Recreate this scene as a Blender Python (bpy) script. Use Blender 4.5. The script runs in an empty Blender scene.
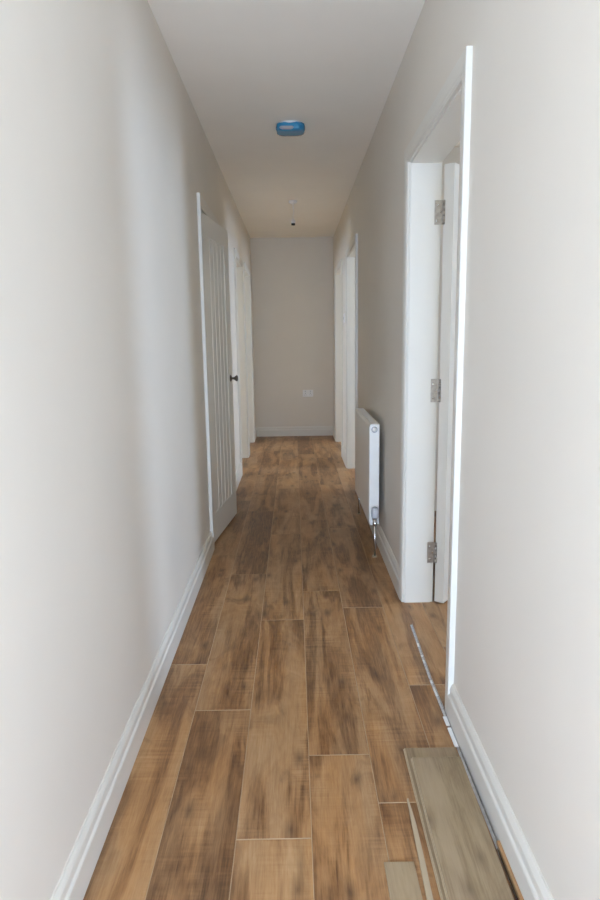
import bpy, bmesh, math, random
from mathutils import Vector, Matrix

random.seed(7)
scene = bpy.context.scene
col = scene.collection
PI = math.pi

# ------------------------------------------------------------------ camera
CAM = dict(cx=0.50083, cz=1.20922, yaw=0.007358, pitch=-0.174069, roll=-0.014559, f=634.317)
cd = bpy.data.cameras.new('camera')
cam = bpy.data.objects.new('camera', cd)
col.objects.link(cam)
cd.sensor_fit = 'VERTICAL'
cd.sensor_height = 36.0
cd.lens = CAM['f'] / 900.0 * 36.0
cd.clip_start = 0.02
_y, _p, _r = CAM['yaw'], CAM['pitch'], CAM['roll']
fw = Vector((math.sin(_y) * math.cos(_p), math.cos(_y) * math.cos(_p), math.sin(_p)))
rt = Vector((math.cos(_y), -math.sin(_y), 0))
up = rt.cross(fw)
r2 = rt * math.cos(_r) + up * math.sin(_r)
u2 = up * math.cos(_r) - rt * math.sin(_r)
m = Matrix((r2, u2, -fw)).transposed().to_4x4()
m.translation = (CAM['cx'], 0, CAM['cz'])
cam.matrix_world = m
scene.camera = cam

# ------------------------------------------------------------------ light
SKY_STRENGTH = 17.0
SKY_COLOR = (0.72, 0.95, 1.31, 1)
world = bpy.data.worlds.new('sky')
scene.world = world
world.use_nodes = True
bg = world.node_tree.nodes['Background']
bg.inputs[0].default_value = SKY_COLOR
bg.inputs[1].default_value = SKY_STRENGTH
scene.view_settings.view_transform = 'Standard'
scene.view_settings.look = 'None'
scene.view_settings.gamma = 1.0
scene.view_settings.use_curve_mapping = False
scene.view_settings.exposure = 0.0
scene.cycles.use_denoising = True
scene.cycles.max_bounces = 14
scene.cycles.diffuse_bounces = 10
scene.cycles.sample_clamp_indirect = 8.0
scene.cycles.caustics_reflective = False
scene.cycles.caustics_refractive = False


def portal(name, center, normal, w, h):
    """Sky portal in a window opening: it gives no light itself, it only guides the sky's light."""
    ld = bpy.data.lights.new(name, 'AREA')
    ld.shape = 'RECTANGLE'
    ld.size, ld.size_y = w, h
    ld.cycles.is_portal = True
    o = bpy.data.objects.new(name, ld)
    col.objects.link(o)
    n = Vector(normal)
    o.matrix_world = n.to_track_quat('-Z', 'Y').to_matrix().to_4x4()
    o.location = center
    return o


# ------------------------------------------------------------------ sizes
W, D, H = 0.994, 7.916, 2.4          # hall width, end wall, ceiling
Y0, YE = 0.12, -2.1                 # mouth of the hall, added wall with the light opening behind the camera
TL, TR = 0.118, 0.118                # wall thickness
ZO = 1.91                            # clear height of door openings
AW, AT = 0.066, 0.018                # architrave width, thickness
LT = 0.028                           # lining thickness
# clear openings between the linings (y0, y1)
L1, L2, L3 = (3.61, 4.305), (5.685, 6.45), (6.69, 7.44)
R1, R2, R3 = (1.925, 2.76), (5.012, 5.83), (6.518, 7.40)


# ------------------------------------------------------------------ materials
def mat_new(name):
    mt = bpy.data.materials.new(name)
    mt.use_nodes = True
    nt = mt.node_tree
    return mt, nt, nt.nodes['Principled BSDF']


def N(nt, t, **kw):
    n = nt.nodes.new(t)
    for k, v in kw.items():
        setattr(n, k, v)
    return n


def ramp(nt, stops):
    r = N(nt, 'ShaderNodeValToRGB')
    e = r.color_ramp.elements
    e[0].position, e[0].color = stops[0][0], (*stops[0][1], 1)
    e[1].position, e[1].color = stops[-1][0], (*stops[-1][1], 1)
    for p, c in stops[1:-1]:
        x = e.new(p)
        x.color = (*c, 1)
    return r


def paint(name, c, rough=0.6, bump=0.0, bscale=300.0, var=0.02):
    mt, nt, b = mat_new(name)
    L = nt.links
    tc = N(nt, 'ShaderNodeTexCoord')
    no = N(nt, 'ShaderNodeTexNoise')
    no.inputs['Scale'].default_value = 2.2
    no.inputs['Detail'].default_value = 4
    L.new(tc.outputs['Object'], no.inputs['Vector'])
    r = ramp(nt, [(0.3, tuple(v * (1 - var) for v in c)), (0.7, tuple(min(1, v * (1 + var)) for v in c))])
    L.new(no.outputs['Fac'], r.inputs['Fac'])
    L.new(r.outputs['Color'], b.inputs['Base Color'])
    b.inputs['Roughness'].default_value = rough
    b.inputs['Specular IOR Level'].default_value = 0.4
    if bump:
        n2 = N(nt, 'ShaderNodeTexNoise')
        n2.inputs['Scale'].default_value = bscale
        n2.inputs['Detail'].default_value = 2
        L.new(tc.outputs['Object'], n2.inputs['Vector'])
        bp = N(nt, 'ShaderNodeBump')
        bp.inputs['Strength'].default_value = bump
        bp.inputs['Distance'].default_value = 0.001
        L.new(n2.outputs['Fac'], bp.inputs['Height'])
        L.new(bp.outputs['Normal'], b.inputs['Normal'])
    return mt


def metal(name, c, rough=0.3, var=0.15):
    mt, nt, b = mat_new(name)
    L = nt.links
    tc = N(nt, 'ShaderNodeTexCoord')
    no = N(nt, 'ShaderNodeTexNoise')
    no.inputs['Scale'].default_value = 60
    L.new(tc.outputs['Object'], no.inputs['Vector'])
    r = ramp(nt, [(0.3, tuple(v * (1 - var) for v in c)), (0.7, tuple(min(1, v * (1 + var)) for v in c))])
    L.new(no.outputs['Fac'], r.inputs['Fac'])
    L.new(r.outputs['Color'], b.inputs['Base Color'])
    b.inputs['Metallic'].default_value = 1.0
    b.inputs['Roughness'].default_value = rough
    return mt


def wood(name, stops, smudge, sawn=0.5, rough=0.42, objrand=True, contrast=1.0, hues=((1.0, 0.93, 0.80), (0.90, 0.96, 1.02))):
    """Laminate oak: long grain, dark smudges and cross saw marks; shifted per plank."""
    mt, nt, b = mat_new(name)
    L = nt.links
    tc = N(nt, 'ShaderNodeTexCoord')
    oi = N(nt, 'ShaderNodeObjectInfo')
    sh = N(nt, 'ShaderNodeVectorMath', operation='MULTIPLY_ADD')
    cmb = N(nt, 'ShaderNodeCombineXYZ')
    for i in range(3):
        L.new(oi.outputs['Random'], cmb.inputs[i])
    L.new(cmb.outputs[0], sh.inputs[0])
    sh.inputs[1].default_value = (37.0, 71.0, 13.0)
    L.new(tc.outputs['Object'], sh.inputs[2])
    V = sh.outputs[0]

    def noise(scale_xyz, sc, det, rgh=0.55, dist=0.0):
        mp = N(nt, 'ShaderNodeMapping')
        mp.inputs['Scale'].default_value = scale_xyz
        L.new(V, mp.inputs['Vector'])
        n = N(nt, 'ShaderNodeTexNoise')
        n.inputs['Scale'].default_value = sc
        n.inputs['Detail'].default_value = det
        n.inputs['Roughness'].default_value = rgh
        n.inputs['Distortion'].default_value = dist
        L.new(mp.outputs[0], n.inputs['Vector'])
        return n.outputs['Fac']

    def mth(op, a, c, clamp=False):
        n = N(nt, 'ShaderNodeMath', operation=op, use_clamp=clamp)
        for i, s in enumerate((a, c)):
            if isinstance(s, (int, float)):
                n.inputs[i].default_value = s
            else:
                L.new(s, n.inputs[i])
        return n.outputs[0]

    def cen(n, k):
        return mth('MULTIPLY', mth('SUBTRACT', n, 0.5), k * contrast)

    g1 = noise((5, 0.55, 1), 2.2, 4, 0.55, 0.9)      # broad two-tone figure along the plank
    g2 = noise((70, 3.0, 1), 2.0, 6, 0.7, 0.4)       # fine grain
    g3 = noise((4.0, 1.6, 1), 2.4, 4, 0.6, 0.8)      # blotches
    g4 = noise((26, 1.5, 1), 2.0, 5, 0.6, 2.2)       # wavy growth rings
    saw = noise((2, 48, 1), 2.0, 3, 0.6, 0.3)        # cross saw marks
    smask = noise((6, 1.6, 1), 1.7, 2)
    mr = N(nt, 'ShaderNodeMapRange', interpolation_type='SMOOTHSTEP')
    mr.inputs['From Min'].default_value = 0.41
    mr.inputs['From Max'].default_value = 0.57
    L.new(g1, mr.inputs['Value'])
    side = mr.outputs['Result']
    fine = mth('MULTIPLY', cen(g2, 0.62), mth('SUBTRACT', 1.3, side))
    v = mth('ADD', cen(side, 0.31), fine)
    g5 = noise((170, 7.0, 1), 2.0, 3, 0.7, 0.2)      # pores
    v = mth('ADD', v, cen(g5, 0.46))
    v = mth('ADD', v, cen(g3, 0.74))
    v = mth('ADD', v, cen(g4, 0.32))
    sm = mth('MULTIPLY', mth('SUBTRACT', smask, 0.45, True), sawn * 5.0)
    v = mth('ADD', v, mth('MULTIPLY', mth('SUBTRACT', saw, 0.5), sm))
    if objrand:
        v = mth('ADD', v, mth('MULTIPLY', mth('SUBTRACT', oi.outputs['Random'], 0.5), 0.16))
    v = mth('ADD', v, 0.5)
    r = ramp(nt, stops)
    L.new(v, r.inputs['Fac'])
    # dark smudges of their own shape
    sd = noise((4.0, 1.6, 1), 2.3, 4, 0.6, 1.0)
    r2_ = ramp(nt, [(0.56, (0, 0, 0)), (0.72, (1, 1, 1))])
    L.new(sd, r2_.inputs['Fac'])
    mx = N(nt, 'ShaderNodeMix', data_type='RGBA', blend_type='MIX')
    fac = mth('MULTIPLY', r2_.outputs['Color'], smudge[3])
    L.new(fac, mx.inputs['Factor'])
    # some stretches greyer, some more orange
    hn = noise((5.0, 0.8, 1), 2.0, 2, 0.5, 0.5)
    hr = ramp(nt, [(0.36, hues[0]), (0.64, hues[1])])
    L.new(hn, hr.inputs['Fac'])
    hm = N(nt, 'ShaderNodeMix', data_type='RGBA', blend_type='MULTIPLY')
    hm.inputs['Factor'].default_value = 1.0
    L.new(r.outputs['Color'], hm.inputs['A'])
    L.new(hr.outputs['Color'], hm.inputs['B'])
    L.new(hm.outputs['Result'], mx.inputs['A'])
    mx.inputs['B'].default_value = (*smudge[:3], 1)
    # sparse knots
    km = N(nt, 'ShaderNodeMapping')
    km.inputs['Scale'].default_value = (5.5, 2.2, 0.0)
    L.new(V, km.inputs['Vector'])
    vo = N(nt, 'ShaderNodeTexVoronoi', feature='F1', voronoi_dimensions='2D')
    vo.inputs['Scale'].default_value = 1.0
    L.new(km.outputs[0], vo.inputs['Vector'])
    dd = mth('ADD', vo.outputs['Distance'], cen(g2, 0.10))
    kr = ramp(nt, [(0.0, (0.80, 0.80, 0.80)), (0.05, (0.40, 0.40, 0.40)), (0.12, (0, 0, 0))])
    L.new(dd, kr.inputs['Fac'])
    mk = N(nt, 'ShaderNodeMix', data_type='RGBA', blend_type='MIX')
    L.new(kr.outputs['Color'], mk.inputs['Factor'])
    L.new(mx.outputs['Result'], mk.inputs['A'])
    mk.inputs['B'].default_value = (*smudge[:3], 1)
    L.new(mk.outputs['Result'], b.inputs['Base Color'])
    b.inputs['Roughness'].default_value = rough
    b.inputs['Specular IOR Level'].default_value = 0.45
    bp = N(nt, 'ShaderNodeBump')
    bp.inputs['Strength'].default_value = 0.25
    bp.inputs['Distance'].default_value = 0.0006
    L.new(g2, bp.inputs['Height'])
    L.new(bp.outputs['Normal'], b.inputs['Normal'])
    return mt


M = {}
M['wall'] = paint('wall_paint', (0.69, 0.64, 0.565), 0.55, 0.05)
M['room'] = paint('room_bounce_paint', (0.77, 0.65, 0.43), 0.6)  # side room walls tinted warm to colour light bounced into the far hall
M['ceiling'] = paint('ceiling_paint', (0.86, 0.815, 0.74), 0.75, 0.05)
M['gloss'] = paint('white_satin_wood', (0.66, 0.632, 0.568), 0.33, var=0.01)
M['rad'] = paint('radiator_enamel', (0.84, 0.82, 0.77), 0.3, var=0.005)
M['plastic'] = paint('white_plastic', (0.78, 0.77, 0.76), 0.35, var=0.01)
M['greyplastic'] = paint('grey_plastic', (0.52, 0.53, 0.56), 0.4, var=0.03)
M['black'] = paint('black_plastic', (0.012, 0.011, 0.010), 0.5)
M['blue'] = paint('blue_plastic_cover', (0.030, 0.190, 0.330), 0.22, 1.0, 45.0, var=0.35)  # mottled highlights put into the colour as tone variation
M['pink'] = paint('cover_label', (0.36, 0.33, 0.33), 0.5, var=0.12)
M['film'] = paint('white_film', (0.78, 0.78, 0.77), 0.3, var=0.12)
M['steel'] = metal('brushed_steel', (0.42, 0.39, 0.35), 0.38)
M['chrome'] = metal('chrome', (0.66, 0.65, 0.63), 0.26, 0.05)
M['alu'] = metal('aluminium', (0.60, 0.60, 0.61), 0.25)
M['bronze'] = metal('aged_bronze', (0.16, 0.13, 0.10), 0.32)
M['groove'] = paint('joint_glint_tan', (0.46, 0.33, 0.21), 0.6)  # pale tan stands for light caught on the plank joint bevels
M['core'] = paint('board_core', (0.42, 0.33, 0.22), 0.7)
M['plank'] = wood('oak_laminate',
                  [(0.06, (0.105, 0.050, 0.021)), (0.28, (0.205, 0.103, 0.044)), (0.50, (0.315, 0.170, 0.077)),
                   (0.70, (0.405, 0.233, 0.112)), (0.95, (0.490, 0.315, 0.170))],
                  (0.095, 0.048, 0.024, 0.45), sawn=0.55, hues=((1.0, 0.92, 0.78), (0.95, 0.97, 0.98)))
M['loose'] = wood('grey_oak_laminate',
                  [(0.10, (0.180, 0.125, 0.070)), (0.40, (0.285, 0.205, 0.120)), (0.62, (0.345, 0.255, 0.155)),
                   (0.90, (0.395, 0.300, 0.195))],
                  (0.15, 0.10, 0.056, 0.5), sawn=0.05, contrast=0.8, hues=((1.0, 1.0, 0.97), (0.97, 0.97, 1.0)))


# ------------------------------------------------------------------ mesh helpers
class MB:
    def __init__(self):
        self.v, self.f, self.s = [], [], []

    def add(self, verts, faces, smooth=False):
        o = len(self.v)
        self.v += [tuple(p) for p in verts]
        for fc in faces:
            self.f.append([i + o for i in fc])
            self.s.append(smooth)
        return self

    def box(self, x0, x1, y0, y1, z0, z1):
        vs = [(x, y, z) for z in (z0, z1) for y in (y0, y1) for x in (x0, x1)]
        return self.add(vs, [(0, 2, 3, 1), (4, 5, 7, 6), (0, 1, 5, 4), (2, 6, 7, 3), (0, 4, 6, 2), (1, 3, 7, 5)])

    def sweep(self, prof, path, closed=False, caps=True, smooth=False):
        """prof: per path station a list of 3D points (same count); joins the stations."""
        n = len(path[0])
        vs = [p for st in path for p in st]
        fs = []
        for k in range(len(path) - 1):
            for i in range(n if closed else n - 1):
                j = (i + 1) % n
                fs.append((k * n + i, k * n + j, (k + 1) * n + j, (k + 1) * n + i))
        if caps and closed:
            fs.append(tuple(reversed(range(n))))
            fs.append(tuple((len(path) - 1) * n + i for i in range(n)))
        return self.add(vs, fs, smooth)

    def lathe(self, prof, origin, axis='Z', seg=24, smooth=True):
        """prof: (radius, height) list along the axis."""
        st = []
        for r, h in prof:
            ring = []
            for k in range(seg):
                a = 2 * PI * k / seg
                c, s = r * math.cos(a), r * math.sin(a)
                p = {'Z': (c, s, h), 'X': (h, c, s), 'Y': (s, h, c)}[axis]
                ring.append(tuple(origin[i] + p[i] for i in range(3)))
            st.append(ring)
        return self.sweep(None, st, closed=True, smooth=smooth)

    def tube(self, pts, r, seg=12):
        st = []
        for i, p in enumerate(pts):
            p = Vector(p)
            a = Vector(pts[max(0, i - 1)])
            b = Vector(pts[min(len(pts) - 1, i + 1)])
            t = (b - a).normalized()
            q = Vector((0, 1, 0)) if abs(t.y) < 0.9 else Vector((1, 0, 0))
            e1 = t.cross(q).normalized()
            e2 = t.cross(e1)
            st.append([tuple(p + e1 * r * math.cos(2 * PI * k / seg) + e2 * r * math.sin(2 * PI * k / seg)) for k in range(seg)])
        return self.sweep(None, st, closed=True, smooth=True)

    def build(self, name, mat, parent=None, off=(0, 0, 0), bevel=0.0, loc=None, seg=2):
        """off: subtracted from the vertices (the origin of the parent or of the object)."""
        me = bpy.data.meshes.new(name)
        me.from_pydata([(p[0] - off[0], p[1] - off[1], p[2] - off[2]) for p in self.v], [], self.f)
        for poly, s in zip(me.polygons, self.s):
            poly.use_smooth = s
        bm = bmesh.new()
        bm.from_mesh(me)
        bmesh.ops.recalc_face_normals(bm, faces=bm.faces)
        if bevel:
            ed = [e for e in bm.edges if len(e.link_faces) == 2 and e.calc_face_angle(0) > 0.6]
            bmesh.ops.bevel(bm, geom=ed, offset=bevel, segments=seg, affect='EDGES', profile=0.5)
        bm.to_mesh(me)
        bm.free()
        me.materials.append(mat)
        o = bpy.data.objects.new(name, me)
        col.objects.link(o)
        if parent:
            o.parent = parent
        if loc:
            o.location = loc
        return o


def empty(name, loc=(0, 0, 0), rz=0.0):
    o = bpy.data.objects.new(name, None)
    o.empty_display_size = 0.05
    col.objects.link(o)
    o.location = loc
    o.rotation_euler = (0, 0, rz)
    return o


def tag(o, label=None, cat=None, group=None, kind=None):
    if label:
        o['label'] = label
    if cat:
        o['category'] = cat
    if group:
        o['group'] = group
    if kind:
        o['kind'] = kind
    return o


def S(o, label, cat):
    return tag(o, label, cat, None, 'structure')


# ------------------------------------------------------------------ shell
def wall_x(name, x0, x1, y0, y1, openings, mat, label, z1=H, zo=ZO + LT, sills=None):
    """Wall along y with full-height door openings (or windows when sills are given)."""
    mb = MB()
    ys = y0
    for k, (a, b) in enumerate(sorted(openings)):
        mb.box(x0, x1, ys, a, 0, z1)
        top = zo if sills is None else sills[1]
        mb.box(x0, x1, a, b, top, z1)
        if sills is not None:
            mb.box(x0, x1, a, b, 0, sills[0])
        ys = b
    mb.box(x0, x1, ys, y1, 0, z1)
    return S(mb.build(name, mat), label, 'wall')


def wall_y(name, y0, y1, x0, x1, mat, label, openings=(), zb=0.0, zt=ZO):
    mb = MB()
    xs = x0
    for (a, b) in openings:
        mb.box(xs, a, y0, y1, 0, H)
        mb.box(a, b, y0, y1, zt, H)
        if zb > 0:
            mb.box(a, b, y0, y1, 0, zb)
        xs = b
    mb.box(xs, x1, y0, y1, 0, H)
    return S(mb.build(name, mat), label, 'wall')


def op(r):
    return (r[0] - LT, r[1] + LT)


wall_x('wall_left', -TL, 0, Y0, D, [op(L1), op(L2), op(L3)], M['wall'],
       'warm grey painted hall wall on the left with three doorways')
wall_x('wall_right', W, W + TR, Y0, D, [op(R1), op(R2), op(R3)], M['wall'],
       'warm grey painted hall wall on the right with three doorways and radiator')
wall_y('wall_end', D, D + 0.12, -3.2, 4.4, M['wall'], 'beige end wall of the hall with a double socket')
ceil = MB().box(-3.2, 4.4, YE - 0.12, D + 0.12, H, H + 0.1).build('ceiling', M['ceiling'])
S(ceil, 'plain painted ceiling over the narrow hall', 'ceiling')

# the rooms that open off the hall, each with a window to the sky
XR, XL = 4.2, -3.0
wall_x('wall_outer_right', XR, XR + 0.2, Y0, D, [(1.05, 1.9), (4.45, 5.4), (6.29, 7.1)], M['room'],
       'outer wall of the rooms on the right', sills=(0.45, 2.15))
wall_x('wall_outer_left', XL - 0.2, XL, Y0, D, [(5.5, 6.4), (6.7, 7.5)], M['room'],
       'outer wall of the rooms on the left', sills=(0.85, 2.15))
for k, (y, xa, xb) in enumerate([(0.25, W + TR, XR), (4.32, W + TR, XR), (6.17, W + TR, XR),
                                 (4.55, XL, -TL), (6.53, XL, -TL)]):
    wall_y('wall_partition_%d' % (k + 1), y, y + 0.1, xa, xb, M['wall'] if k == 1 else M['room'], 'partition wall between two side rooms')
wall_x('wall_cupboard', -0.72, -0.66, 3.4, 4.55, [], M['room'], 'back wall of the cupboard behind the ajar door')
wall_y('wall_cupboard_side', 3.34, 3.4, -0.72, -TL, M['room'], 'side wall of the cupboard behind the ajar door')
# unseen lobby added behind the camera, its opening sized to light the hall
LX0, LX1 = -1.6, 2.6
wall_x('wall_added_lobby_left', LX0 - 0.1, LX0, YE, Y0, [], M['wall'], 'left wall of the unseen lobby added behind the viewpoint for light')
wall_x('wall_added_lobby_right', LX1, LX1 + 0.1, YE, Y0, [], M['wall'], 'right wall of the unseen lobby added behind the viewpoint for light')
wall_y('wall_added_lobby_return_left', Y0, Y0 + 0.1, LX0 - 0.1, -TL, M['wall'], 'short return wall of the added lobby, left of the hall mouth')
wall_y('wall_added_lobby_return_right', Y0, Y0 + 0.1, W + TR, LX1 + 0.1, M['wall'], 'short return wall of the added lobby, right of the hall mouth')
wall_y('wall_lobby_light_opening', YE - 0.12, YE, LX0 - 0.1, LX1 + 0.1, M['wall'], 'added lobby wall behind the viewpoint with a wide opening sized to light the hall',
       [(LX0 + 0.2, LX1 - 0.2)], 0.0, 1.6)
portal('sky_portal_lobby', ((LX0 + LX1) / 2, YE - 0.06, 0.8), (0, 1, 0), LX1 - LX0 - 0.4, 1.6)
for y0, y1, x, sgn, zb in [(1.05, 1.9, XR + .1, -1, .45), (4.45, 5.4, XR + .1, -1, .45), (6.29, 7.1, XR + .1, -1, .45),
                           (5.5, 6.4, XL - .1, 1, .85), (6.7, 7.5, XL - .1, 1, .85)]:
    portal('sky_portal_window', (x, (y0 + y1) / 2, (zb + 2.15) / 2), (sgn, 0, 0), y1 - y0, 2.15 - zb)


# ------------------------------------------------------------------ floor of planks
floor = MB().box(XL - 0.2, XR + 0.2, YE - 0.12, D + 0.12, -0.15, -0.0022).build('floor', M['groove'])
S(floor, 'brown rustic oak laminate floor laid in long planks', 'floor')
PLN = 1.231
COLS = [(-0.030, 0.155, 2.228), (0.155, 0.340, 1.923), (0.340, 0.526, 1.369), (0.526, 0.705, 1.683),
        (0.705, 0.888, 1.484), (0.888, 1.072, 2.055)]
g = 0.0005
pmesh = {}


def plank(x0, x1, y0, y1):
    w, l = x1 - x0 - 2 * g, y1 - y0 - 2 * g
    key = (round(w, 4), round(l, 3))
    if key not in pmesh:
        a, b, c, ce = w / 2, l / 2, 0.0006, 0.0012     # bevelled edges, the light they catch painted pale
        mb = MB()
        vs = []
        for zz, ix, iy in ((-0.006, 0, 0), (-c, 0, 0), (0, c, ce)):
            vs += [(-a + ix, -b + iy, zz), (a - ix, -b + iy, zz), (a - ix, b - iy, zz), (-a + ix, b - iy, zz)]
        fs = [(8, 9, 10, 11)]
        for k in (0, 4):
            for i in range(4):
                j = (i + 1) % 4
                fs.append((k + i, k + j, k + 4 + j, k + 4 + i))
        mb.add(vs, fs)
        o = mb.build('plank', M['plank'])
        o.data.materials.append(M['groove'])
        for poly in o.data.polygons:
            poly.material_index = 0 if poly.normal.z > 0.99 else 1
        pmesh[key] = o.data
    else:
        o = bpy.data.objects.new('plank', pmesh[key])
        col.objects.link(o)
    o.parent = floor
    o.location = ((x0 + x1) / 2, (y0 + y1) / 2, 0)


def run(x0, x1, joint, ya, yb):
    y = joint
    while y > ya:
        y -= PLN
    while y < yb - 0.01:
        a, b = max(y, ya), min(y + PLN, yb)
        if b - a > 0.02:
            plank(x0, x1, a, b)
        y += PLN


for i, (a, b, j) in enumerate(COLS):
    run(a, b, j, -1.0, D)
# planks carry on into the front right room
for i in range(5):
    run(1.072 + .185 * i, 1.257 + .185 * i, 1.1 + 0.43 * i, 0.4, 4.3)


# ------------------------------------------------------------------ skirting boards
SK = [(0.0, 0.0), (0.018, 0.0), (0.018, 0.074), (0.0165, 0.079), (0.0135, 0.083), (0.0125, 0.088), (0.0125, 0.095),
      (0.0115, 0.103), (0.0085, 0.110), (0.006, 0.1145), (0.004, 0.118), (0.0, 0.118)]


def skirt_y(parent, x, sgn, y0, y1):
    mb = MB()
    mb.sweep(None, [[(x + sgn * v, y, z) for v, z in SK] for y in (y0, y1)], closed=True)
    return mb.build('board', M['gloss'], parent)


bl = S(empty('baseboard_left'), 'white moulded skirting board along the left wall', 'skirting board')
for a, b in [(Y0, L1[0] - AW), (L1[1] + AW, L2[0] - AW), (L2[1] + AW, L3[0] - AW), (L3[1] + AW, D)]:
    skirt_y(bl, 0, 1, a, b)
br = S(empty('baseboard_right'), 'white moulded skirting board along the right wall', 'skirting board')
for a, b in [(Y0, R1[0] - AW), (R1[1] + AW, R2[0] - AW), (R2[1] + AW, R3[0] - AW), (R3[1] + AW, D)]:
    skirt_y(br, W, -1, a, b)
mb = MB()
mb.sweep(None, [[(xx, D - v, z) for v, z in SK] for xx in (0.018, W - 0.018)], closed=True)
S(mb.build('baseboard_end', M['gloss']), 'white skirting board across the foot of the end wall', 'skirting board')

# ------------------------------------------------------------------ door frames
AR0 = [(0.0, 0.0), (0.0, 0.0105), (0.002, 0.0125), (0.012, 0.0125), (0.0145, 0.0142), (0.024, 0.0152), (0.032, 0.0172),
      (0.042, 0.018), (0.0635, 0.018), (AW, 0.0165), (AW, 0.0)]


def architrave(parent, x, sgn, y0, y1, off):
    """Two legs and a head, mitred at the corners, set back a little from the lining edge."""
    AR = [(0.006 + u * 0.91, v) for u, v in AR0]
    paths = [
        [[(x + sgn * v, y0 - u, 0) for u, v in AR], [(x + sgn * v, y0 - u, ZO + u) for u, v in AR]],
        [[(x + sgn * v, y0 - u, ZO + u) for u, v in AR], [(x + sgn * v, y1 + u, ZO + u) for u, v in AR]],
        [[(x + sgn * v, y1 + u, ZO + u) for u, v in AR], [(x + sgn * v, y1 + u, 0) for u, v in AR]]]
    for k, p in enumerate(paths):
        MB().sweep(None, p, closed=True).build('architrave_head' if k == 1 else 'architrave_leg', M['gloss'], parent, off)


def door_frame(n, side, r, label, stop_at=None):
    y0, y1 = r
    x = 0 if side < 0 else W
    t = TL if side < 0 else TR
    # a: hall face, b: room face of the lining (toward the room = side direction)
    a, b = x, x + side * t
    root = S(empty('door_%d' % n, (x, y0, 0)), label, 'door')
    off = (x, y0, 0)
    lo, hi = min(a, b), max(a, b)
    MB().box(lo, hi, y0 - LT, y0, 0, ZO).build('lining_jamb', M['gloss'], root, off)
    MB().box(lo, hi, y1, y1 + LT, 0, ZO).build('lining_jamb', M['gloss'], root, off)
    MB().box(lo, hi, y0 - LT, y1 + LT, ZO, ZO + LT).build('lining_head', M['gloss'], root, off)
    architrave(root, a, -side, y0, y1, off)
    architrave(root, b, side, y0, y1, off)
    if stop_at:
        s0, s1 = (a + side * stop_at[0], a + side * stop_at[1])
        lo, hi = min(s0, s1), max(s0, s1)
        MB().box(lo, hi, y0, y0 + 0.012, 0, ZO).build('door_stop', M['gloss'], root, off, bevel=0.001)
        MB().box(lo, hi, y1 - 0.012, y1, 0, ZO).build('door_stop', M['gloss'], root, off, bevel=0.001)
        MB().box(lo, hi, y0 + 0.012, y1 - 0.012, ZO - 0.012, ZO).build('door_stop', M['gloss'], root, off, bevel=0.001)
    return root, off


d1, o1 = door_frame(1, -1, L1, 'white boarded cupboard door standing ajar in its frame, with a bronze knob', (0.05, 0.085))
d2, o2 = door_frame(2, -1, L2, 'open white doorway on the left just beyond the boarded door')
d3, o3 = door_frame(3, -1, L3, 'open white doorway on the left nearest the end wall')
d4, o4 = door_frame(4, 1, R1, 'large open white doorway on the right with three steel hinges')
d5, o5 = door_frame(5, 1, R2, 'open white doorway on the right just beyond the radiator')
d6, o6 = door_frame(6, 1, R3, 'open white doorway on the right nearest the end wall')


# ------------------------------------------------------------------ boarded door leaf, ajar into the hall
def leaf_boarded(root, loc, rz, width, height, thick, panel=(0.10, 0.128, 0.168, 0.113), nb=5, sign=1, faces=(1, -1)):
    """Leaf in local space: hinge at origin, width along +y, thickness along x from -thick to 0."""
    sl, sr, rb, rtp = panel
    mb = MB()
    mb.box(-thick, 0, 0, sl, 0, height)
    mb.box(-thick, 0, width - sr, width, 0, height)
    mb.box(-thick, 0, sl, width - sr, 0, rb)
    mb.box(-thick, 0, sl, width - sr, height - rtp, height)
    lf = mb.build('leaf', M['gloss'])
    lf.parent = root
    lf.location = loc
    lf.rotation_euler = (0, 0, rz)
    bw = (width - sl - sr) / nb
    c, dpt = 0.009, 0.006
    for k in range(nb):
        y0, y1 = sl + bw * k, sl + bw * (k + 1)
        st = []
        for z in (rb, height - rtp):
            x0, x1 = -thick + 0.003, -0.003
            st.append([(x1 - dpt, y0, z), (x1, y0 + c, z), (x1, y1 - c, z), (x1 - dpt, y1, z),
                       (x0 + dpt, y1, z), (x0, y1 - c, z), (x0, y0 + c, z), (x0 + dpt, y0, z)])
        MB().sweep(None, st, closed=True).build('board', M['gloss'], lf)
    return lf


HX, HY = 0.004, L1[0] + 0.004
ang = math.atan2(0.085 - HX, 4.292 - HY)
lw = math.hypot(0.085 - HX, 4.292 - HY)
lf1 = leaf_boarded(d1, (HX - o1[0], HY - o1[1], 0.014), -ang, lw, 1.884, 0.040)
kb = MB()
kb.lathe([(0.0, 0.0), (0.022, 0.0), (0.022, 0.003), (0.018, 0.006), (0.009, 0.009), (0.0075, 0.014), (0.0075, 0.022),
          (0.012, 0.029), (0.018, 0.035), (0.021, 0.042), (0.019, 0.047), (0.012, 0.050), (0.0, 0.051)],
         (0, lw - 0.060, 0.941), 'X')
kb.build('door_knob', M['bronze'], lf1)
for z in (0.20, 0.95, 1.66):
    MB().lathe([(0.0, 0), (0.006, 0), (0.006, 0.09), (0.0, 0.09)], (0.004, -0.002, z), 'Z', 10).build('hinge', M['steel'], lf1)

# ------------------------------------------------------------------ wide open leaf of the front right doorway
TH = math.radians(142)
hx, hy = W + TR + AT + 0.0015, R1[1] - 0.002
rz4 = math.atan2(-math.sin(TH), -math.cos(TH))      # local +y turned to (sin, -cos)
lf4 = leaf_boarded(d4, (hx - 0.044 * math.cos(TH) - o4[0], hy - 0.044 * math.sin(TH) - o4[1], 0.006), rz4, 0.80, 1.898, 0.044)
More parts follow.
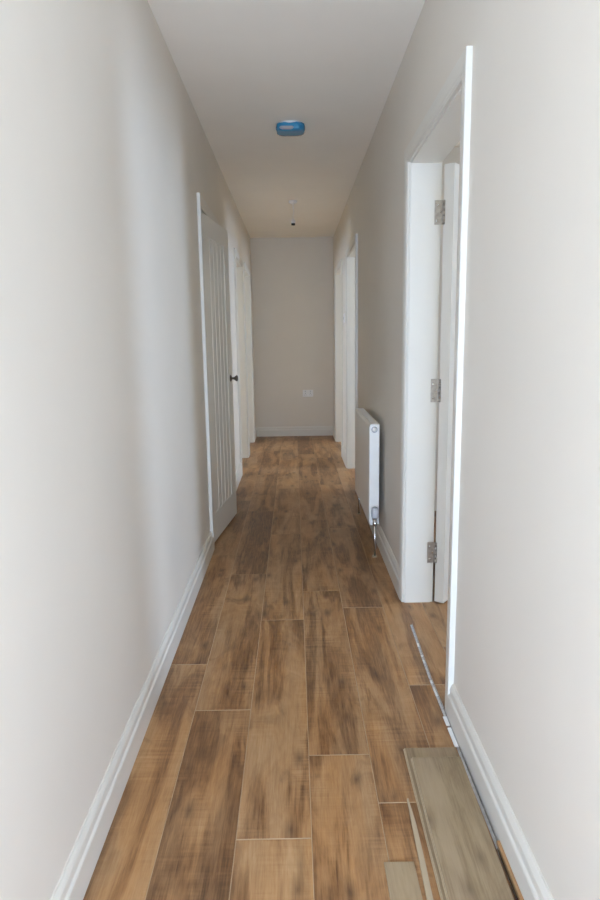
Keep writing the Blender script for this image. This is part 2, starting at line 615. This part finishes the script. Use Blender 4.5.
# leaf thickness lies on the hall-face side of the turned leaf
for k, (z0, z1) in enumerate([(0.192, 0.290), (0.927, 1.028), (1.668, 1.765)]):
    hg = MB().box(1.094, hx - 0.001, R1[1] - 0.0022, R1[1] - 0.0002, z0, z1).build('hinge', M['steel'], d4, o4, bevel=0.0006)
    kn = MB()
    n = 5
    for q in range(n):
        a, b = z0 + (z1 - z0) * q / n, z0 + (z1 - z0) * (q + 1) / n - 0.0012
        kn.lathe([(0, a), (0.0052, a), (0.0052, b), (0, b)], (hx + 0.0005, hy - 0.003, 0), 'Z', 10)
    kn.build('knuckle', M['steel'], hg, o4)
    for zz, xx in ((0.018, 1.104), (0.05, 1.117), (0.08, 1.104)):
        MB().lathe([(0, -0.0030), (0.0036, -0.0030), (0.0042, -0.0018)], (xx, R1[1], z0 + zz), 'Y', 10).build('screw', M['chrome'], hg, o4)

# ------------------------------------------------------------------ radiator
RY0, RY1, RX0, RX1, RZ0, RZ1 = 3.43, 4.235, 0.906, 0.962, 0.172, 0.742
ro = ((RX0 + RX1) / 2, (RY0 + RY1) / 2, 0)
rad = tag(empty('radiator', ro), 'white panel radiator hung low on the right wall with chrome pipes', 'radiator')
p = MB()
prof = [(RY0 + 0.001, 0.004), (RY0 + 0.010, 0.0), (RY1 - 0.010, 0.0), (RY1 - 0.001, 0.004)]
zs = [(RZ0 + 0.002, 0.007), (RZ0 + 0.012, 0.001), (RZ0 + 0.03, 0.0), (RZ1 - 0.035, 0.0), (RZ1 - 0.014, 0.001), (RZ1 - 0.004, 0.008)]
p.sweep(None, [[(RX0 + dd + ins, y, z) for y, dd in prof] + [(RX0 + 0.014, RY1 - 0.001, z), (RX0 + 0.014, RY0 + 0.001, z)]
               for z, ins in zs], closed=True)
p.build('front_panel', M['rad'], rad, ro)
MB().box(RX1 - 0.012, RX1 - 0.002, RY0 + 0.012, RY1 - 0.012, RZ0 + 0.01, RZ1 - 0.02).build('convector', M['rad'], rad, ro)
for y0, y1 in ((RY0, RY0 + 0.0025), (RY1 - 0.0025, RY1)):
    MB().box(RX0 + 0.006, RX1, y0, y1, RZ0 + 0.004, RZ1).build('side_panel', M['rad'], rad, ro, bevel=0.001)
gr = MB()
gr.box(RX0 + 0.010, RX0 + 0.016, RY0 + 0.003, RY1 - 0.003, RZ1 - 0.006, RZ1)
gr.box(RX1 - 0.007, RX1, RY0 + 0.003, RY1 - 0.003, RZ1 - 0.006, RZ1)
gr.box(RX0 + 0.016, RX1 - 0.007, RY0 + 0.003, RY1 - 0.003, RZ1 - 0.012, RZ1 - 0.010)
k = RY0 + 0.006
while k < RY1 - 0.01:
    gr.box(RX0 + 0.016, RX1 - 0.007, k, k + 0.006, RZ1 - 0.004, RZ1 - 0.001)
    k += 0.0145
gr.build('top_grille', M['rad'], rad, ro)
pl = MB().lathe([(0.0, -0.004), (0.0165, -0.004), (0.0175, -0.001), (0.0175, 0.0)], (0.9345, RY0, 0.713), 'Y', 20).build('bleed_plug', M['greyplastic'], rad, ro)
MB().lathe([(0.0, -0.0065), (0.0115, -0.0065), (0.0125, -0.0035)], (0.9345, RY0, 0.713), 'Y', 16).build('plug_centre', M['rad'], pl, ro)
for y in (RY0 + 0.30, RY1 - 0.20):
    for z in (RZ0 + 0.08, RZ1 - 0.10):
        MB().box(RX1 - 0.004, W - 0.0004, y - 0.015, y + 0.015, z - 0.02, z + 0.02).build('bracket', M['greyplastic'], rad, ro)
for yv, sg, big in ((RY0 - 0.036, 1, True), (RY1 + 0.036, -1, False)):
    zv = RZ0 + 0.042
    xv = 0.936
    v = MB()
    v.lathe([(0, zv - 0.032), (0.011, zv - 0.032), (0.0125, zv - 0.02), (0.010, zv - 0.016), (0.010, zv + 0.012), (0, zv + 0.012)], (xv, yv, 0), 'Z', 14)
    v.lathe([(0, 0), (0.0095, 0), (0.0095, 0.018), (0.0125, 0.020), (0.0125, 0.034), (0, 0.036)] if sg > 0 else
            [(0, 0), (0.0095, 0), (0.0095, -0.018), (0.0125, -0.020), (0.0125, -0.034), (0, -0.036)], (xv, yv, zv), 'Y', 14)
    vb = v.build('valve', M['chrome'], rad, ro)
    hh = 0.066 if big else 0.03
    rr = 0.0215 if big else 0.012
    MB().lathe([(0, zv + 0.010), (rr * 0.8, zv + 0.010), (rr, zv + 0.016), (rr, zv + hh * 0.75), (rr * 0.85, zv + hh), (rr * 0.45, zv + hh + 0.006), (0, zv + hh + 0.007)],
               (xv, yv, 0), 'Z', 16).build('valve_cap', M['greyplastic'], vb, ro)
    pp = MB().tube([(xv, yv, 0.0), (xv, yv, zv - 0.03)], 0.0058, 12).build('pipe', M['chrome'], rad, ro)
    MB().lathe([(0.0058, 0.006), (0.013, 0.005), (0.0155, 0.0), (0.0, 0.0)], (xv, yv, 0), 'Z', 18).build('pipe_collar', M['core'], pp, ro)

# ------------------------------------------------------------------ ceiling fittings
# smoke alarm still in its blue dust cover
sx, sy = 0.502, 3.845
sa = tag(empty('smoke_alarm', (sx, sy, H)), 'round smoke alarm on the ceiling wrapped in a blue plastic dust cover', 'smoke alarm')
MB().lathe([(0, 0), (0.070, 0), (0.072, -0.006), (0.066, -0.012), (0, -0.012)], (0, 0, 0), 'Z', 32).build('base', M['plastic'], sa)


def rsq(a, b, n, e=3.4):
    return [(math.copysign(abs(math.cos(t)) ** (2 / e), math.cos(t)) * a, math.copysign(abs(math.sin(t)) ** (2 / e), math.sin(t)) * b)
            for t in [2 * PI * k / n for k in range(n)]]


st = []
for z, s in ((-0.007, 0.93), (-0.009, 0.985), (-0.018, 1.0), (-0.032, 0.99), (-0.041, 0.95), (-0.046, 0.85), (-0.048, 0.6), (-0.0485, 0.02)):
    ring = []
    for k, (a, b) in enumerate(rsq(0.081, 0.068, 48)):
        j = 1 + 0.012 * math.sin(k * 5.1 + z * 400) + 0.01 * math.sin(k * 2.3)
        zz = z + (0.0022 * math.sin(k * 1.7) if -0.046 < z < -0.008 else 0)
        ring.append((a * s * j, b * s * j, zz))
    st.append(ring)
cv = MB().sweep(None, st, closed=True, smooth=True).build('dust_cover', M['blue'], sa)
# grey sensor label seen at the front of the cover
ptl = []
for z, w_ in ((-0.0455, 0.024), (-0.041, 0.036), (-0.035, 0.040), (-0.029, 0.032)):
    ptl.append((z, w_))
mb = MB()
n = 12
rows = []
for z, w_ in ptl:
    rows.append([(-0.022 + w_ * (2 * i / n - 1), -0.0712 - 0.001 * math.cos((i / n - .5) * PI) + (0.005 if z < -0.044 else 0.0015 if z < -0.040 else 0), z) for i in range(n + 1)]
                + [(-0.022 + w_ * (2 * i / n - 1), -0.064, z) for i in range(n, -1, -1)])
mb.sweep(None, rows, closed=True, smooth=True).build('label_patch', M['pink'], cv)

# bare pendant
px, py = 0.514, 5.87
pe = tag(empty('pendant_lampholder', (px, py, H)), 'bare white pendant lampholder without bulb hanging from a ceiling rose', 'ceiling light')
MB().lathe([(0, 0), (0.038, 0), (0.039, -0.006), (0.036, -0.016), (0.026, -0.022), (0.007, -0.024), (0.006, -0.032), (0, -0.032)],
           (0, 0, 0), 'Z', 28).build('ceiling_rose', M['plastic'], pe)
MB().tube([(0, 0, -0.03), (0.001, 0, -0.09), (-0.002, 0, -0.160)], 0.0032, 8).build('cord', M['plastic'], pe)
lh = MB().lathe([(0, -0.154), (0.007, -0.154), (0.010, -0.158), (0.0155, -0.163), (0.0165, -0.172), (0.019, -0.174), (0.019, -0.179), (0.0165, -0.181), (0.0165, -0.190), (0.0145, -0.191)],
                (-0.001, 0, 0), 'Z', 20).build('lampholder', M['plastic'], pe)
MB().lathe([(0, -0.1885), (0.0172, -0.1885), (0.0172, -0.203), (0.0150, -0.205), (0, -0.203)], (-0.001, 0, 0), 'Z', 20).build('socket_mouth', M['black'], lh)

# ------------------------------------------------------------------ double socket on the end wall
ko = (0.668, D, 0.534)
so = tag(empty('double_socket', ko), 'white double power socket low on the end wall', 'socket')
MB().box(ko[0] - 0.065, ko[0] + 0.065, D - 0.009, D, ko[2] - 0.043, ko[2] + 0.043).build('face_plate', M['plastic'], so, ko, bevel=0.003)
for dx in (-0.032, 0.032):
    MB().box(ko[0] + dx - 0.006, ko[0] + dx + 0.006, D - 0.0115, D - 0.008, ko[2] + 0.016, ko[2] + 0.033).build('rocker', M['greyplastic'], so, ko, bevel=0.001)
    pn = MB()
    pn.box(ko[0] + dx - 0.002, ko[0] + dx + 0.002, D - 0.0094, D - 0.008, ko[2] - 0.006, ko[2] + 0.004)
    pn.box(ko[0] + dx - 0.013, ko[0] + dx - 0.007, D - 0.0094, D - 0.008, ko[2] - 0.022, ko[2] - 0.018)
    pn.box(ko[0] + dx + 0.007, ko[0] + dx + 0.013, D - 0.0094, D - 0.008, ko[2] - 0.022, ko[2] - 0.018)
    pn.build('pin_holes', M['black'], so, ko)

# light switch between the two far doorways on the right
kw = (W, 6.20, 1.395)
sw = tag(empty('light_switch', kw), 'small white light switch between the two far doorways on the right', 'light switch')
MB().box(W - 0.009, W, kw[1] - 0.043, kw[1] + 0.043, kw[2] - 0.043, kw[2] + 0.043).build('face_plate', M['plastic'], sw, kw, bevel=0.003)
MB().box(W - 0.013, W - 0.008, kw[1] - 0.007, kw[1] + 0.007, kw[2] - 0.013, kw[2] + 0.013).build('rocker', M['greyplastic'], sw, kw, bevel=0.001)


# ------------------------------------------------------------------ loose planks by the right skirting
def loose(name, x0, x1, y0, y1, z0, z1, label, rz=0.0):
    c = ((x0 + x1) / 2, y1, z0)
    root = tag(empty(name, c, rz), label, 'plank', 'loose planks by the skirting')
    MB().box(x0 + .003, x1 - .003, y0, y1, z0 + .001, z1).build('board_face', M['loose'], root, c, bevel=0.0007)
    # click profile: tongue on the left long edge, rebated lip at the far end
    MB().box(x0 - 0.001, x0 + .003, y0, y1, z0 + 0.002, z0 + 0.0055).build('tongue', M['core'], root, c)
    MB().box(x0 + .003, x1 - .003, y1, y1 + 0.006, z0 + 0.001, z0 + 0.0045).build('end_lip', M['core'], root, c)
    return root


loose('loose_plank', 0.808, 0.964, 0.55, 1.696, 0.0, 0.009, 'lower of two loose grey oak planks stacked by the right skirting', math.radians(-0.6))
loose('loose_plank', 0.820, 0.965, 0.50, 1.640, 0.009, 0.018, 'upper of two loose grey oak planks stacked by the right skirting', math.radians(-0.9))

# small khaki offcut and thin batten left of the stack
oc = ((0.705 + 0.777) / 2, 1.29, 0)
of = MB().box(0.692, 0.762, 0.9, 1.289, 0.0003, 0.004).build('plank_offcut', M['loose'], None, oc, bevel=0.0006, loc=oc)
tag(of, 'thin khaki plank offcut lying flat left of the stacked planks', 'plank')
bt = MB()
st = []
for y, x, w_ in ((1.492, 0.7815, 0.004), (1.40, 0.778, 0.011), (1.28, 0.7745, 0.013), (1.10, 0.768, 0.014), (0.85, 0.760, 0.014)):
    st.append([(x, y, 0.0003), (x + w_, y, 0.0003), (x + w_, y, 0.006), (x, y, 0.006)])
bb = bt.sweep(None, st, closed=True).build('batten', M['core'], None, (0.77, 1.2, 0), loc=(0.77, 1.2, 0))
tag(bb, 'thin pale wooden sliver lying beside the stacked planks', 'batten')

# aluminium floor trim lying along the skirting and across the doorway
to = (0.968, 1.9, 0)
tr = tag(empty('floor_trim_strip', to), 'long thin aluminium floor trim lying along the right skirting and across the doorway', 'trim strip')


def strip_path(u):
    y = 1.02 + (2.525 - 1.02) * u
    x = 0.970 + (0.011 * max(0, (y - 2.1) / 0.42) if y > 2.1 else 0)
    z = 0.0004
    return x, y, z


st = []
for k in range(40):
    x, y, z = strip_path(k / 39)
    st.append([(x - 0.004, y, z), (x + 0.0055, y, z), (x + 0.0055, y, z + 0.007), (x + 0.004, y, z + 0.007), (x + 0.004, y, z + 0.0025), (x - 0.004, y, z + 0.0015)])
MB().sweep(None, st, closed=True).build('profile', M['alu'], tr, to)
for ya, yb in ((1.705, 1.80), (1.81, 1.86)):
    st = []
    for k in range(8):
        u = (ya + (yb - ya) * k / 7 - 1.02) / (2.525 - 1.02)
        x, y, z = strip_path(u)
        st.append([(x - 0.008, y, z + 0.0018), (x + 0.0035, y, z + 0.0028), (x + 0.0035, y, z + 0.0034), (x - 0.008, y, z + 0.0026)])
    MB().sweep(None, st, closed=True).build('film', M['film'], tr, to)
for ya, yb in ((1.98, 2.03), (2.06, 2.08), (2.20, 2.225), (2.25, 2.262), (2.33, 2.36)):
    u = (ya - 1.02) / (2.525 - 1.02)
    st = []
    for yy in (ya, yb):
        x, y, z = strip_path((yy - 1.02) / (2.525 - 1.02))
        st.append([(x - 0.004, y, z + 0.0019), (x + 0.003, y, z + 0.0026), (x + 0.003, y, z + 0.0030), (x - 0.004, y, z + 0.0023)])
    MB().sweep(None, st, closed=True).build('film_shred', M['film'], tr, to)

sl = MB().box(0.9675, 0.9755, 0.9, 1.33, 0.0078, 0.0185).build('plank_sliver', M['plank'], None, (0.971, 1.33, 0.0078), bevel=0.0005, loc=(0.971, 1.33, 0.0078))
tag(sl, 'narrow brown plank sliver wedged between the trim strip and the right skirting', 'plank')
